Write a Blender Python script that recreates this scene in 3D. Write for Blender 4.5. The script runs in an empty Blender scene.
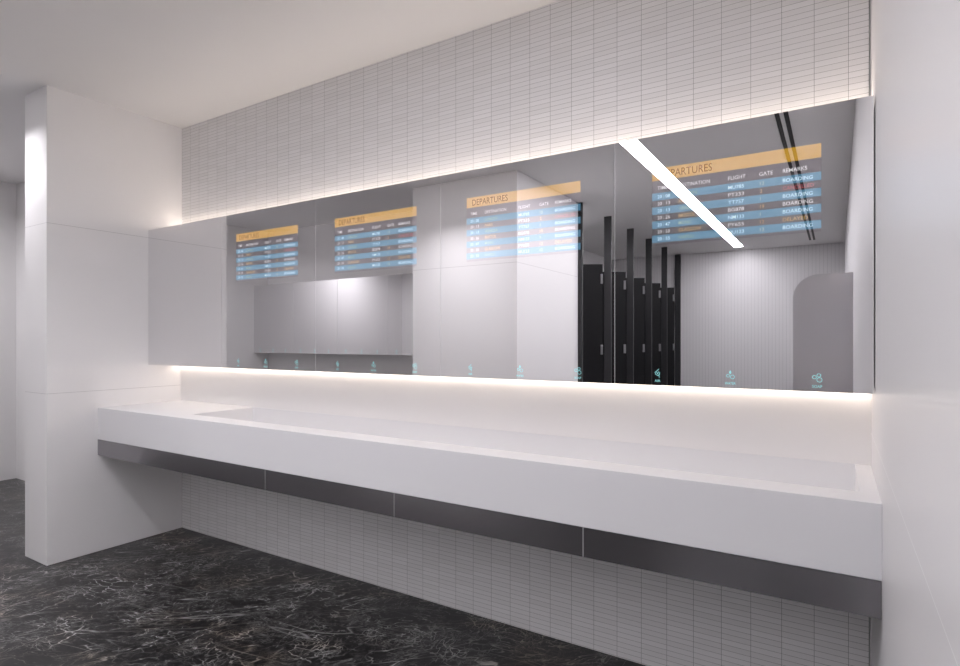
import bpy, bmesh, math, random
from mathutils import Vector, Matrix
S = bpy.context.scene
COL = S.collection
R = math.radians

# ------------------------------------------------------------------ camera
cam_d = bpy.data.cameras.new('camera'); cam = bpy.data.objects.new('camera', cam_d); COL.objects.link(cam)
cam.location = (3.8752, -2.3061, 1.3)
cam.rotation_euler = (R(90), 0, R(31.8459))
cam_d.sensor_width = 36; cam_d.lens = 36 * 574.94 / 960; cam_d.shift_y = 7.8 / 960
cam_d.clip_start = 0.01; cam_d.clip_end = 60
S.camera = cam

# ------------------------------------------------------------------ world, exposure
w = bpy.data.worlds.new('world'); S.world = w; w.use_nodes = True
w.node_tree.nodes['Background'].inputs[0].default_value = (0.02, 0.02, 0.022, 1)
S.view_settings.view_transform = 'Standard'; S.view_settings.look = 'None'
S.view_settings.gamma = 1; S.view_settings.use_curve_mapping = False
S.view_settings.exposure = -0.06

# light strengths
LED_TOP, LED_BOT, STRIP, CROSS = 24.0, 12.6, 42.0, 4.0
S.cycles.max_bounces = 20; S.cycles.diffuse_bounces = 12; S.cycles.glossy_bounces = 10; S.cycles.transparent_max_bounces = 32
LEDCOL = (1, .86, .74, 1)

def area(name, loc, sx, sy, power, col, spread=180, rot=(0, 0, 0)):
    l = bpy.data.lights.new(name, 'AREA'); l.shape = 'RECTANGLE'; l.size = sx; l.size_y = sy
    l.energy = power; l.color = col; l.spread = R(spread)
    o = bpy.data.objects.new(name, l); COL.objects.link(o); o.location = loc; o.rotation_euler = rot
    return o

# measured layout (metres)
H = 2.7785          # ceiling
L = 3.972           # right wall
YC, ZT, ZB, ZM = -.538, .8877, .6924, .5959     # counter front, top, underside of white, underside of steel
MY, MT, MB = -.2313, 2.0319, 1.1416             # mirror plane and edges
YP, TP = -.807, .291                            # partition end, thickness
XL = -2.7227                                    # corridor wall
XB0, XB1, YB = .375, 1.521, -2.553              # block beside the cubicles
YO = -3.30                                      # wall behind the opposite mirrors
YR = -8.34                                      # far wall

# ------------------------------------------------------------------ node helpers
def mat(name):
    m = bpy.data.materials.new(name); m.use_nodes = True
    nt = m.node_tree; return m, nt, nt.nodes['Principled BSDF']
def plain(name, col, rough=.5, metal=0, spec=.5):
    m, nt, b = mat(name)
    b.inputs['Base Color'].default_value = (*col, 1); b.inputs['Roughness'].default_value = rough
    b.inputs['Metallic'].default_value = metal; b.inputs['Specular IOR Level'].default_value = spec
    return m
def N(nt, t, **k):
    n = nt.nodes.new(t)
    for a, v in k.items(): setattr(n, a, v)
    return n
def math_(nt, op, a, b=None, c=None):
    n = N(nt, 'ShaderNodeMath', operation=op)
    for i, v in enumerate((a, b, c)):
        if v is None: continue
        if isinstance(v, (int, float)): n.inputs[i].default_value = v
        else: nt.links.new(v, n.inputs[i])
    return n.outputs[0]
def xyz(nt):
    g = N(nt, 'ShaderNodeNewGeometry'); s = N(nt, 'ShaderNodeSeparateXYZ'); nt.links.new(g.outputs['Position'], s.inputs[0])
    return g.outputs['Position'], s.outputs
def mix(nt, f, a, b):
    n = N(nt, 'ShaderNodeMix', data_type='RGBA')
    for s, v in ((0, f), (6, a), (7, b)):
        if isinstance(v, tuple): n.inputs[s].default_value = (*v, 1)
        elif isinstance(v, (int, float)): n.inputs[s].default_value = v
        else: nt.links.new(v, n.inputs[s])
    return n.outputs[2]
def line(nt, coord, period, offset, width):      # 1 on grid lines, else 0
    a = math_(nt, 'SUBTRACT', coord, offset)
    a = math_(nt, 'DIVIDE', a, period); a = math_(nt, 'FRACT', a)
    a = math_(nt, 'SUBTRACT', a, .5); a = math_(nt, 'ABSOLUTE', a)     # .5 on the line
    return math_(nt, 'GREATER_THAN', a, .5 - width / period / 2)

def tile_mat():
    m, nt, b = mat('white_finger_tile')
    p, s = xyz(nt)
    v = line(nt, s[0], .1002, .0000, .0013); h = line(nt, s[2], .0202, .004, .0016)
    # slight tone change from tile to tile
    cx = math_(nt, 'FLOOR', math_(nt, 'DIVIDE', math_(nt, 'SUBTRACT', s[0], .0000), .1002))
    cz = math_(nt, 'FLOOR', math_(nt, 'DIVIDE', math_(nt, 'SUBTRACT', s[2], .004), .0202))
    cb = N(nt, 'ShaderNodeCombineXYZ'); nt.links.new(cx, cb.inputs[0]); nt.links.new(cz, cb.inputs[1])
    wn = N(nt, 'ShaderNodeTexWhiteNoise', noise_dimensions='2D'); nt.links.new(cb.outputs[0], wn.inputs[0])
    base = mix(nt, wn.outputs[0], (.76, .75, .75), (.81, .80, .805))
    c = mix(nt, h, base, (.42, .41, .41)); c = mix(nt, v, c, (.24, .235, .235))
    nt.links.new(c, b.inputs['Base Color']); b.inputs['Roughness'].default_value = .45
    bp = N(nt, 'ShaderNodeBump'); bp.inputs['Strength'].default_value = .25; bp.inputs['Distance'].default_value = .001
    g = math_(nt, 'MAXIMUM', v, h); g = math_(nt, 'SUBTRACT', 1.0, g)
    nt.links.new(g, bp.inputs['Height']); nt.links.new(bp.outputs[0], b.inputs['Normal'])
    return m
def panel_mat(name, col, joint, zs, width=.003, xs=None, ys=None, rough=.42):
    m, nt, b = mat(name)
    p, s = xyz(nt); f = None
    for axis, vals in ((2, zs), (0, xs or ()), (1, ys or ())):
        for z in vals:
            g = math_(nt, 'LESS_THAN', math_(nt, 'ABSOLUTE', math_(nt, 'SUBTRACT', s[axis], z)), width / 2)
            f = g if f is None else math_(nt, 'MAXIMUM', f, g)
    c = mix(nt, f, col, joint)
    nt.links.new(c, b.inputs['Base Color']); b.inputs['Roughness'].default_value = rough
    return m
def flute_mat():
    m, nt, b = mat('fluted_white_tile')
    p, s = xyz(nt)
    v = line(nt, s[0], .05, .0, .004)
    c = mix(nt, v, (.70, .69, .70), (.5, .49, .5))
    nt.links.new(c, b.inputs['Base Color']); b.inputs['Roughness'].default_value = .4
    return m
def marble_mat():
    m, nt, b = mat('black_marble')
    p, s = xyz(nt)
    def along(deg, stretch, off=0):            # coordinates stretched along a direction
        mp = N(nt, 'ShaderNodeMapping', vector_type='TEXTURE'); mp.inputs['Rotation'].default_value = (0, 0, R(deg))
        mp.inputs['Scale'].default_value = (stretch, 1, 1); mp.inputs['Location'].default_value = (off, off * .7, 0)
        nt.links.new(p, mp.inputs[0]); return mp.outputs[0]
    def noise(vec, scale, det=6, rough=.6, dist=0):
        n = N(nt, 'ShaderNodeTexNoise'); n.inputs['Scale'].default_value = scale; n.inputs['Detail'].default_value = det
        n.inputs['Roughness'].default_value = rough; n.inputs['Distortion'].default_value = dist
        nt.links.new(vec, n.inputs['Vector']); return n.outputs['Fac']
    def ramp(v, lo, hi, a=0, b_=1):
        r = N(nt, 'ShaderNodeMapRange'); r.inputs[1].default_value = lo; r.inputs[2].default_value = hi
        r.inputs[3].default_value = a; r.inputs[4].default_value = b_
        nt.links.new(v, r.inputs[0]); return r.outputs[0]
    def ridge(vec, scale, w, det, rough, level=.5, dist=0):
        n = noise(vec, scale, det, rough, dist)
        return ramp(math_(nt, 'ABSOLUTE', math_(nt, 'SUBTRACT', n, level)), 0, w, 1, 0)
    mul = lambda *v: v[0] if len(v) == 1 else math_(nt, 'MULTIPLY', v[0], mul(*v[1:]))
    mx = lambda *v: v[0] if len(v) == 1 else math_(nt, 'MAXIMUM', v[0], mx(*v[1:]))
    ma = ramp(noise(p, 1.9, 3), .44, .62); mb = ramp(noise(along(30, 1.5, 7), 2.4, 4), .46, .62); mc = ramp(noise(along(70, 1.5, 3), 3.2, 4), .48, .62)
    def crackle(vec, scale, w, warp, ws):       # warped cell edges
        n = N(nt, 'ShaderNodeTexNoise'); n.inputs['Scale'].default_value = ws; n.inputs['Detail'].default_value = 4; nt.links.new(vec, n.inputs['Vector'])
        sub = N(nt, 'ShaderNodeVectorMath', operation='SUBTRACT'); nt.links.new(n.outputs['Color'], sub.inputs[0]); sub.inputs[1].default_value = (.5, .5, .5)
        sc = N(nt, 'ShaderNodeVectorMath', operation='SCALE'); nt.links.new(sub.outputs[0], sc.inputs[0]); sc.inputs['Scale'].default_value = warp
        ad = N(nt, 'ShaderNodeVectorMath', operation='ADD'); nt.links.new(vec, ad.inputs[0]); nt.links.new(sc.outputs[0], ad.inputs[1])
        vo = N(nt, 'ShaderNodeTexVoronoi', feature='DISTANCE_TO_EDGE'); vo.inputs['Scale'].default_value = scale; nt.links.new(ad.outputs[0], vo.inputs['Vector'])
        return ramp(vo.outputs['Distance'], 0, w, 1, 0)
    la = mul(ridge(along(52, 4.0), 7.0, .006, 4, .55), ma, .6)
    lb = mul(ridge(along(20, 3.5, 5), 10, .008, 4, .55), mb, .55)
    lc = mul(ridge(along(85, 3.0, 9), 9, .008, 4, .55), mc, .5)
    ld = mul(ridge(along(40, 12, 2), 4.0, .0026, 2, .5), ramp(noise(p, 1.3, 2), .42, .56), .5)
    le = mul(ridge(along(8, 10, 4), 3.4, .0026, 2, .5), ramp(noise(along(0, 1, 11), 1.6, 2), .46, .58), .45)
    ca = mul(crackle(along(50, 2.6, 3), 10, .019, .30, 3.5), ramp(noise(p, 2.3, 3), .53, .63), .85)
    cb = mul(crackle(along(15, 2.2, 6), 19, .034, .18, 7), ramp(noise(along(10, 1, 5), 3.4, 3), .50, .62), .8)
    cc = mul(crackle(along(95, 1.8, 1), 30, .055, .10, 12), ramp(noise(along(10, 1, 15), 4.2, 3), .55, .65), .7)
    fine = mul(ridge(along(45, 3.0, 8), 26, .025, 5, .6), ramp(noise(p, 4.5, 4), .50, .66), .3)
    fine2 = mul(ridge(along(100, 2.6, 4), 22, .018, 5, .6), ramp(noise(along(0, 1, 21), 5, 4), .50, .64), .35)
    fine3 = mul(ridge(along(15, 3.2, 14), 24, .018, 5, .6), ramp(noise(along(0, 1, 31), 4, 4), .48, .64), .38)
    vein = mx(fine2, fine3, la, lb, lc, ld, le, ca, cb, cc, fine)
    cloud = ramp(noise(along(48, 3.5, 1), 6, 8, .72), .50, .95)
    base = mix(nt, cloud, (.0075, .0072, .008), (.022, .0205, .022))
    hue = ramp(noise(along(20, 2, 6), 3.0, 2), .50, .66)
    vc = mix(nt, hue, (.47, .47, .455), (.40, .33, .255))
    c = mix(nt, vein, base, vc)
    nt.links.new(c, b.inputs['Base Color']); b.inputs['Roughness'].default_value = .30
    b.inputs['Specular IOR Level'].default_value = .34
    return m
def brushed(name, col, rough):
    m, nt, b = mat(name)
    tc = N(nt, 'ShaderNodeTexCoord'); mp = N(nt, 'ShaderNodeMapping'); mp.inputs['Scale'].default_value = (1, 1, 240)
    n = N(nt, 'ShaderNodeTexNoise'); n.inputs['Scale'].default_value = 3
    nt.links.new(tc.outputs['Object'], mp.inputs[0]); nt.links.new(mp.outputs[0], n.inputs['Vector'])
    r = math_(nt, 'MULTIPLY_ADD', n.outputs['Fac'], .08, rough - .04); nt.links.new(r, b.inputs['Roughness'])
    b.inputs['Base Color'].default_value = (*col, 1); b.inputs['Metallic'].default_value = 1
    return m
def emit(name, col, strength):
    m, nt, b = mat(name); nt.nodes.remove(b)
    e = N(nt, 'ShaderNodeEmission'); e.inputs[0].default_value = (*col[:3], 1); e.inputs[1].default_value = strength
    nt.links.new(e.outputs[0], nt.nodes['Material Output'].inputs[0]); return m
def glow(name, col, strength, filt=(1, 1, 1)):   # lit pixels of a see-through display
    m, nt, b = mat(name); nt.nodes.remove(b)
    e = N(nt, 'ShaderNodeEmission'); e.inputs[0].default_value = (*col, 1); e.inputs[1].default_value = strength
    t = N(nt, 'ShaderNodeBsdfTransparent'); t.inputs[0].default_value = (*filt, 1)
    a = N(nt, 'ShaderNodeAddShader'); nt.links.new(e.outputs[0], a.inputs[0]); nt.links.new(t.outputs[0], a.inputs[1])
    nt.links.new(a.outputs[0], nt.nodes['Material Output'].inputs[0]); return m

M = dict(
    tile=tile_mat(), marble=marble_mat(), flute=flute_mat(),
    panel=panel_mat('white_wall_panel', (.85, .84, .84), (.62, .61, .61), (.9931, 1.9828), .003), plainwall=plain('white_wall_paint', (.85, .84, .84), .45),
    rightpanel=panel_mat('white_wall_panel_lit_joint', (.85, .84, .845), (1, 1, 1), (.9931,), .0022, rough=.38),  # joint painted white to imitate light caught along the groove
    blockpanel=panel_mat('white_wall_panel_jointed', (.85, .84, .84), (.56, .55, .55), (1.9828,), .0035),
    ceiling=plain('ceiling_paint', (.85, .84, .84), .8, spec=.2),
    solid=plain('white_solid_surface', (.765, .765, .78), .45, spec=.35),
    splash=plain('splashback_white', (.81, .80, .80), .45),
    steel=brushed('brushed_dark_steel', (.37, .36, .38), .24),
    seam=plain('pale_seam', (.6, .6, .6), .5),
    body=plain('cabinet_white', (.8, .8, .8), .5),
    mirror=plain('mirror_silver', (.83, .825, .835), 0.0, 1),
    darkedge=plain('dark_trim', (.2, .2, .2), .4),
    black=plain('black_laminate', (.008, .008, .009), .5, spec=.2),
    post=plain('black_post', (.03, .03, .032), .4, spec=.4),
    chrome=plain('satin_chrome', (.30, .30, .31), .3, 1),
    screen=brushed('grey_screen_steel', (.54, .53, .55), .38),
    led_top=emit('led_top', LEDCOL, LED_TOP), led_bot=emit('led_bottom', LEDCOL, LED_BOT),
    strip=emit('strip_diffuser', (.985, .955, 1), STRIP), cross=emit('cross_diffuser', (.985, .955, 1), CROSS),
    slot=plain('slot_black', (.01, .01, .01), .5),
    hdr=glow('display_header', (.30, .165, .002), .85),
    tint=glow('display_panel', (0, 0, 0), 0, (.97, .95, .97)),
    lens=emit('downlight_lens', (1, .97, 1), 3),
    hdrtxt=glow('display_title', (.03, .0, .0), 1, (.62, .56, .66)),
    band=glow('display_band', (.045, .112, .165), 1.0, (.84, .93, .95)),
    white=glow('display_white', (.40, .40, .40), 1),
    orange=glow('display_orange', (.36, .24, .07), .9),
    olive=glow('display_olive', (.19, .15, .0), .9),
    red=glow('display_red', (.30, .05, .06), .9),
    cyan=glow('icon_cyan', (.20, .42, .43), 1.1, (.7, .9, .9)),
)

# ------------------------------------------------------------------ mesh helpers
def add_box(bm, x0, x1, y0, y1, z0, z1):
    vs = [bm.verts.new((x, y, z)) for x in (x0, x1) for y in (y0, y1) for z in (z0, z1)]
    for f in ((0, 1, 3, 2), (4, 6, 7, 5), (0, 4, 5, 1), (2, 3, 7, 6), (0, 2, 6, 4), (1, 5, 7, 3)):
        bm.faces.new([vs[i] for i in f])
def link(name, bm, m, parent=None, bevel=0, seg=2):
    bmesh.ops.recalc_face_normals(bm, faces=bm.faces)
    me = bpy.data.meshes.new(name); bm.to_mesh(me); bm.free()
    me.materials.append(m)
    o = bpy.data.objects.new(name, me); COL.objects.link(o)
    if parent: o.parent = parent
    if bevel:
        b = o.modifiers.new('bevel', 'BEVEL'); b.width = bevel; b.segments = seg; b.limit_method = 'ANGLE'
    return o
def box(name, x0, x1, y0, y1, z0, z1, m, parent=None, bevel=0):
    bm = bmesh.new(); add_box(bm, x0, x1, y0, y1, z0, z1); return link(name, bm, m, parent, bevel)
def struct(name, *a, **k):
    o = box(name, *a, **k); o['kind'] = 'structure'; return o
def tag(o, label, cat, group=None):
    o['label'] = label; o['category'] = cat
    if group: o['group'] = group
    return o
def thing(name, loc, label, cat, group=None):
    o = bpy.data.objects.new(name, None); COL.objects.link(o); o.location = loc; o.empty_display_size = .1
    return tag(o, label, cat, group)
def copy_tree(o, parent=None):
    c = o.copy(); COL.objects.link(c)
    if parent: c.parent = parent
    for ch in list(o.children): copy_tree(ch, c)
    return c

# ------------------------------------------------------------------ the shell
T = .12
struct('floor', XL - T, L + T, YR - T, T, -.1, 0, M['marble'])
struct('ceiling', XL - T, L + T, YR - T, T, H, H + .1, M['ceiling'])
struct('wall_back', 0, 3.965, 0, T, 0, H, M['tile'])
struct('trim_1', 3.9648, 3.9668, -.001, T, 0, H, M['darkedge'])
struct('wall_back_edge', 3.9675, L, .004, T, 0, H, M['panel'])
struct('wall_corridor', XL, -TP, 0, T, 0, H, M['plainwall'])
struct('wall_partition', -TP, 0, YP, T, 0, H, M['panel'], bevel=.002)
struct('wall_left', XL - T, XL, YR, T, 0, H, M['plainwall'])
struct('wall_right', L, L + T, YR, T, 0, H, M['rightpanel'])
struct('wall_rear', XB0, L, YR - T, YR, 0, H, M['flute'])
struct('wall_block', XB0, XB1, -3.93, YB, 0, H, M['blockpanel'], bevel=.002)
struct('wall_opposite', XL, XB0, YO - T, YO, 0, H, M['plainwall'])
struct('wall_cubicles', XB0 - T, XB0, YR, -3.42, 0, H, M['plainwall'])

# ------------------------------------------------------------------ ceiling lights and slots
t = thing('linear_ceiling_light', (2.564, -4.5, H), 'long white light strip recessed in the ceiling, seen in the rightmost mirror', 'ceiling light')
box('diffuser', -.064, .064, -3.46, 3.25, -.004, .0, M['strip'], t)
for sx in (-1, 1):
    box('frame', min(sx*.064, sx*.068), max(sx*.064, sx*.068), -3.464, 3.254, -.005, .0, M['body'], t)
for x, lab in ((3.541, 'black ceiling slot seen in the mirror, the one nearer the light strip'),
               (3.593, 'black ceiling slot seen in the mirror, the one nearer the right wall')):
    t = thing('slot_diffuser', (x, -4.6, H), lab, 'air vent', 'ceiling air slots')
    box('slot', -.011, .011, -3.27, 2.6, -.004, .0, M['slot'], t)
    for sx in (-1, 1):
        box('flange', min(sx*.011, sx*.013), max(sx*.011, sx*.013), -3.274, 2.604, -.006, .0, M['slot'], t)
t = thing('linear_ceiling_light', (1.2, -1.90, H), 'long recessed light strip running parallel to the mirrors above the camera', 'ceiling light')
box('diffuser', -1.1, 1.1, -.06, .06, -.004, .0, M['cross'], t)
for sy in (-1, 1):
    box('frame', -1.104, 1.104, min(sy*.06, sy*.064), max(sy*.06, sy*.064), -.005, .0, M['body'], t)
# recessed washer over the partition end
def downlight(x, y, label, power, spread, sx=.22):
    t = thing('ceiling_downlight', (x, y, H), label, 'ceiling light')
    box('trim_ring', -sx/2 - .01, sx/2 + .01, -.035, .035, -.005, 0, M['body'], t)
    box('lens', -sx/2, sx/2, -.025, .025, -.007, -.003, M['lens'], t)
    l = area('downlight_lamp', (0, 0, -.010), sx, .05, power, (.985, .955, 1), spread); l.parent = t
downlight(-.255, -1.03, 'small recessed ceiling light washing the end of the white partition', 5.0, 95, .36)
downlight(.9, -4.4, 'added fill lamp, out of sight inside the black cubicle nearest the white block', 11, 175, .1)  # added lamp, hidden behind the block, to brighten the cubicle interiors
downlight(-2.05, -1.40, 'small recessed ceiling light washing the corridor wall', 25.0, 160, .4)
downlight(.95, -1.98, 'small recessed ceiling light washing the white block beside the cubicles', 13.0, 112, .7)

# ------------------------------------------------------------------ vanity
v = thing('vanity_counter', (1.986, -.27, ZM), 'long white wall-hung washbasin counter with trough sink and dark steel apron', 'washbasin')
V0 = Vector((-1.986, .27, -ZM))
def vbox(name, x0, x1, y0, y1, z0, z1, m, bevel=0):
    return box(name, x0 + V0.x, x1 + V0.x, y0 + V0.y, y1 + V0.y, z0 + V0.z, z1 + V0.z, m, v, bevel)
bm = bmesh.new()
def loop(x0, x1, y0, y1, z): return [bm.verts.new((x + V0.x, y + V0.y, z + V0.z)) for x, y in ((x0, y0), (x1, y0), (x1, y1), (x0, y1))]
X0, X1 = 0, L
o_t = loop(X0, X1, YC, -.001, ZT); o_b = loop(X0, X1, YC, -.001, ZB)
i_t = loop(.790, 3.926, -.418, -.013, ZT); i_b = loop(.790, 3.926, -.418, -.013, ZT - .185)
for i in range(4):
    j = (i + 1) % 4
    bm.faces.new((o_t[i], o_t[j], i_t[j], i_t[i])); bm.faces.new((i_t[i], i_t[j], i_b[j], i_b[i])); bm.faces.new((o_t[i], o_b[i], o_b[j], o_t[j]))
bm.faces.new(i_b); bm.faces.new(o_b)
link('countertop', bm, M['solid'], v, .0025, 3)
seams = [X0, 1.584, 2.373, 3.172, X1]
for a, b in zip(seams, seams[1:]):
    vbox('apron_panel', a + .0012, b - .0012, YC, YC + .016, ZM, ZB - .0005, M['steel'])
for s in seams[1:-1]:
    vbox('seam_strip', s - .0012, s + .0012, YC + .0005, YC + .016, ZM, ZB - .0005, M['seam'])
vbox('underside_panel', X0, X1, YC + .016, -.02, ZM + .004, ZM + .016, M['steel'])
tag(box('backsplash', .001, L - .0005, -.012, -.0005, ZT + .0005, 1.215, M['splash']),
    'smooth white splashback panel lit from above, between the counter and the mirrors', 'splashback')

# ------------------------------------------------------------------ display and icons
def text_mesh(body, x, z, cap, y, width=None):
    bold = 0 if cap > .02 else .004
    cu = bpy.data.curves.new('t', 'FONT'); cu.body = body; cu.size = 1; cu.resolution_u = 3; cu.offset = bold
    ob = bpy.data.objects.new('t', cu); COL.objects.link(ob)
    me = bpy.data.meshes.new_from_object(ob)
    xs = [q.co.x for q in me.vertices]; ys = [q.co.y for q in me.vertices]
    k = cap / .70; kx = width / (max(xs) - min(xs)) if width else k
    x0 = min(xs)
    res = ([Vector(((q.co.x - x0) * kx + x, y, q.co.y * k + z)) for q in me.vertices], [tuple(f.vertices) for f in me.polygons])
    COL.objects.unlink(ob); bpy.data.objects.remove(ob); bpy.data.curves.remove(cu); bpy.data.meshes.remove(me)
    return res
def add_text(bm, *a, **k):
    vs, fs = text_mesh(*a, **k); q = [bm.verts.new(c) for c in vs]
    for f in fs:
        try: bm.faces.new([q[i] for i in f])
        except ValueError: pass
def quad(bm, x0, x1, z0, z1, y):
    bm.faces.new([bm.verts.new(c) for c in ((x0, y, z0), (x1, y, z0), (x1, y, z1), (x0, y, z1))])
# coordinates in one cabinet's own frame: x from its centre, y from the pane, z world
PANE_C = 3.5713
def make_display(parent):
    c = lambda x: x - PANE_C
    pitch = .0250; zt0 = 1.826
    bm = bmesh.new(); quad(bm, c(3.312), c(3.833), 1.640, 1.914, -.0001)
    d = link('departures_display', bm, M['tint'], parent); d['label'] = 'lit departures board of pale blue rows'
    for i in (0, 2, 4, 6):
        bm = bmesh.new(); quad(bm, c(3.312), c(3.833), zt0 - i*pitch - .0262, zt0 - i*pitch, -.0003); link('row_band', bm, M['band'], d)
    bm = bmesh.new(); quad(bm, c(3.312), c(3.833), 1.870, 1.914, -.0003); link('header_bar', bm, M['hdr'], d)['label'] = 'yellow header bar'
    def txt(name, body, x, z, m, wd=None, cap=.0115):
        bm = bmesh.new(); add_text(bm, body, c(x), z, cap, -.0005, width=wd); return link(name, bm, M[m], d)
    txt('title_text', 'DEPARTURES', 3.341, 1.8785, 'hdrtxt', .173, .026)
    for body, x, wd in (('TIME', 3.331, .034), ('DESTINATION', 3.404, .103), ('FLIGHT', 3.565, .053), ('GATE', 3.659, .040), ('REMARKS', 3.727, .068)):
        txt('column_heading', body, x, 1.8375, 'white', wd, .0125)
    rows = [('20 : 08', 'LISBON', .060, 'MU785', '12', 'BOARDING'), ('20 : 13', 'PARIS', .038, 'PT333', '2', 'CANCELLED'),
            ('20 : 13', 'VENEZIA', .062, 'TT757', '1', 'BOARDING'), ('20 : 26', 'BRISTOL', .056, 'BG878', '19', 'BOARDING'),
            ('20 : 47', 'MUNIC', .044, 'NM133', '1', 'BOARDING'), ('20 : 50', 'GLASGOW', .075, 'PY655', '12', 'DELAYED'),
            ('20 : 55', 'NAPOLI', .050, 'MU123', '12', 'BOARDING')]
    for i, r in enumerate(rows):
        z = zt0 - i*pitch - .0190
        txt('departure_time', r[0], 3.331, z, 'white', .043)
        txt('destination', r[1], 3.404, z, 'orange' if i % 2 else 'olive', r[2])
        txt('flight_number', r[3], 3.565, z, 'white', .048)
        txt('gate_number', r[4], 3.661, z, 'orange')
        txt('remark', r[5], 3.727, z, {'BOARDING': 'white', 'CANCELLED': 'red', 'DELAYED': 'orange'}[r[5]], {'BOARDING': .083, 'CANCELLED': .086, 'DELAYED': .070}[r[5]])
def ring(bm, x, z, r, wd=.0017, n=20):
    a = [bm.verts.new((x + r*math.cos(2*math.pi*i/n), -.0006, z + r*math.sin(2*math.pi*i/n))) for i in range(n)]
    b = [bm.verts.new((x + (r-wd)*math.cos(2*math.pi*i/n), -.0006, z + (r-wd)*math.sin(2*math.pi*i/n))) for i in range(n)]
    for i in range(n): j = (i+1) % n; bm.faces.new((a[i], a[j], b[j], b[i]))
def stroke(bm, pts, wd=.0018):
    for (x0, z0), (x1, z1) in zip(pts, pts[1:]):
        d = Vector((x1-x0, z1-z0)).normalized() * wd/2; n = Vector((-d.y, d.x))
        bm.faces.new([bm.verts.new((x, -.0006, z)) for x, z in ((x0-d.x+n.x, z0-d.y+n.y), (x0-d.x-n.x, z0-d.y-n.y), (x1+d.x-n.x, z1+d.y-n.y), (x1+d.x+n.x, z1+d.y+n.y))])
def make_icons(parent):
    for kind, x, wd in (('AIR', 3.331, .020), ('WATER', 3.571, .034), ('SOAP', 3.822, .027)):
        x -= PANE_C; bm = bmesh.new()
        if kind == 'SOAP':
            ring(bm, x-.0075, 1.1865, .0062); ring(bm, x+.0045, 1.1925, .0060); ring(bm, x+.0062, 1.1785, .0078)
        elif kind == 'WATER':
            ring(bm, x-.0068, 1.1830, .0055); ring(bm, x+.0068, 1.1795, .0072)
            bm.faces.new([bm.verts.new((x + a, -.0006, 1.1925 + b)) for a, b in ((0, .0095), (-.0030, .0035), (-.0036, -.0004), (0, -.0036), (.0036, -.0004), (.0030, .0035))])
        else:
            stroke(bm, [(x-.0085, 1.188), (x-.006, 1.180), (x+.001, 1.176), (x+.006, 1.180), (x+.0075, 1.187)])
            stroke(bm, [(x-.0085, 1.188), (x-.003, 1.192), (x+.0045, 1.199)])
            stroke(bm, [(x-.003, 1.188), (x, 1.182), (x+.004, 1.190)])
            stroke(bm, [(x+.0075, 1.187), (x+.005, 1.176), (x+.0065, 1.170)])
        ic = link('sensor_icon', bm, M['cyan'], parent); ic['label'] = 'glowing cyan ' + {'AIR': 'hand dryer', 'WATER': 'tap', 'SOAP': 'soap'}[kind] + ' symbol'
        bm = bmesh.new(); add_text(bm, kind, x - wd/2, 1.1535, .0085, -.0006, width=wd); link('caption', bm, M['cyan'], ic)

PW = .7936
def make_cabinet(label, led=True):
    c = thing('mirror_cabinet', (0, MY, 0), label, 'mirror')
    hw = PW/2
    box('mirror_pane', -hw + .0009, hw - .0009, 0, .004, MB, MT, M['mirror'], c)
    # y is measured from the pane towards the wall; the case stands back behind a shallow door
    box('door', -hw, hw, .0005, .022, MB + .0005, MT - .0005, M['body'], c)
    box('case', -hw, hw, .022, .12, MB + .012, MT - .012, M['body'], c)
    box('mounting_box', -hw, hw, .12, -MY - .013, MB - .002, MT + .014, M['body'], c)
    if led:
        box('led_strip', -hw, hw, .198, .212, MT + .014, MT + .018, M['led_top'], c)['label'] = 'glowing light strip above'
        box('led_strip', -hw, hw, .195, .209, MB - .006, MB - .002, M['led_bot'], c)['label'] = 'glowing light strip below'
    return c
labels = ['plain mirror panel without a departures board, at the left end beside the white partition',
          'mirror panel with the smallest looking departures board, beside the plain mirror panel',
          'mirror panel with departures board whose right edge meets the reflected white block',
          'mirror panel with departures board ending at the first reflected black cubicle post',
          'rightmost mirror panel with departures board crossed by the reflected white light strip']
g = 'mirror panels in a row above the counter'
first = make_cabinet(labels[0]); first['group'] = g; first.location.x = .0005 + PW/2
boarded = make_cabinet(labels[1]); boarded['group'] = g
make_display(boarded); make_icons(boarded)
for i in range(1, 5):
    o = boarded if i == 1 else copy_tree(boarded)
    o.location.x = .0005 + PW*(i + .5); o['label'] = labels[i]

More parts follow.
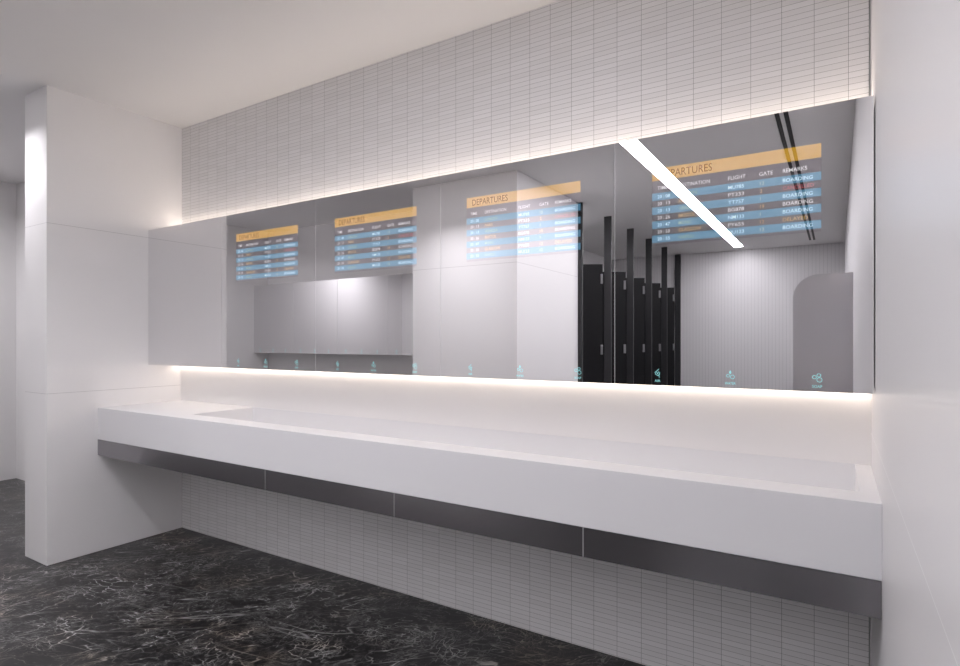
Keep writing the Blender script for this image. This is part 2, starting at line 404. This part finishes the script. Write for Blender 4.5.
# mirrors on the opposite wall
opp = ['left corner beside the corridor wall', 'second from the corridor wall', 'third from the corridor wall', 'farthest from the corridor wall, beside the white block']
PO = (XB0 - XL)/4
proto = None
for i in range(4):
    if proto is None:
        proto = thing('mirror_cabinet', (0, 0, 0), '', 'mirror', 'mirror panels on the opposite wall'); hw = PO/2
        box('mirror_pane', -hw + .0015, hw - .0015, 0, .004, MB, MT, M['mirror'], proto)
        box('door', -hw, hw, .0005, .022, MB + .0005, MT - .0005, M['body'], proto)
        box('case', -hw, hw, .022, .225, MB + .012, MT - .012, M['body'], proto)
        make_icons(proto)
        o = proto
    else: o = copy_tree(proto)
    o.location = (XL + PO*(i + .5), YO + .229, 0); o.rotation_euler = (0, 0, math.pi)
    o['label'] = 'unlit mirror panel on the opposite wall, ' + opp[i]

# ------------------------------------------------------------------ cubicles
ys = [-3.95, -4.76, -5.635, -6.51, -7.39, -8.30]
names = ['nearest the white block', 'second from the white block', 'middle one of the row', 'fourth from the white block', 'farthest, beside the end post']
XF = 1.50
def fin(parent, w_=.105): box('post', .018, w_, -.012, .012, 0, H - .001, M['post'], parent, .001)
for i in range(5):
    w_ = ys[i] - ys[i+1]
    t = thing('toilet_cubicle', (XF, ys[i], 0), 'black toilet cubicle seen in the mirror, ' + names[i], 'toilet cubicle', 'black toilet cubicles')
    fin(t, .066 if i == 0 else .105)
    # each door hangs on the far post and stands ajar into its cubicle
    d = box('door', -.010, .010, .004, min(.76, w_ - .10), .12, 2.21, M['black'], t, .001)
    d.location = (.008, -w_ + .020, 0); d.rotation_euler = (0, 0, R(58))
    if i: box('side_panel', -1.12, .014, -.009, .009, .12, 2.10, M['black'], t)
    for z in (1.195, 2.035):
        h = box('hinge', .004, .024, .004, .032, z - .058, z + .058, M['chrome'], d, .004)
        box('hinge_pin', .020, .028, .006, .016, z - .050, z + .050, M['chrome'], d, .002)
t = tag(box('end_post', XF + .015, XF + .105, ys[5] - .012, ys[5] + .012, 0, H - .001, M['post'], None, .001),
        'narrow black full-height post ending the cubicle row at the far wall', 'post')

# ------------------------------------------------------------------ privacy screen on the right wall
bm = bmesh.new(); pts = []
x0, x1, z0, z1, r = 3.597, L - .001, .45, 1.785, .17
pts = [(x1, z0), (x1, z1)] + [(x0 + r + r*math.cos(R(a)), z1 - r + r*math.sin(R(a))) for a in range(90, 181, 6)] + [(x0, z0)]
a = [bm.verts.new((x, -3.001, z)) for x, z in pts]; b = [bm.verts.new((x, -3.017, z)) for x, z in pts]
bm.faces.new(a); bm.faces.new(b[::-1])
for i in range(len(pts)):
    j = (i+1) % len(pts); bm.faces.new((a[i], b[i], b[j], a[j]))
tag(link('privacy_screen', bm, M['screen']), 'grey steel privacy screen with one rounded top corner fixed to the right wall', 'screen')
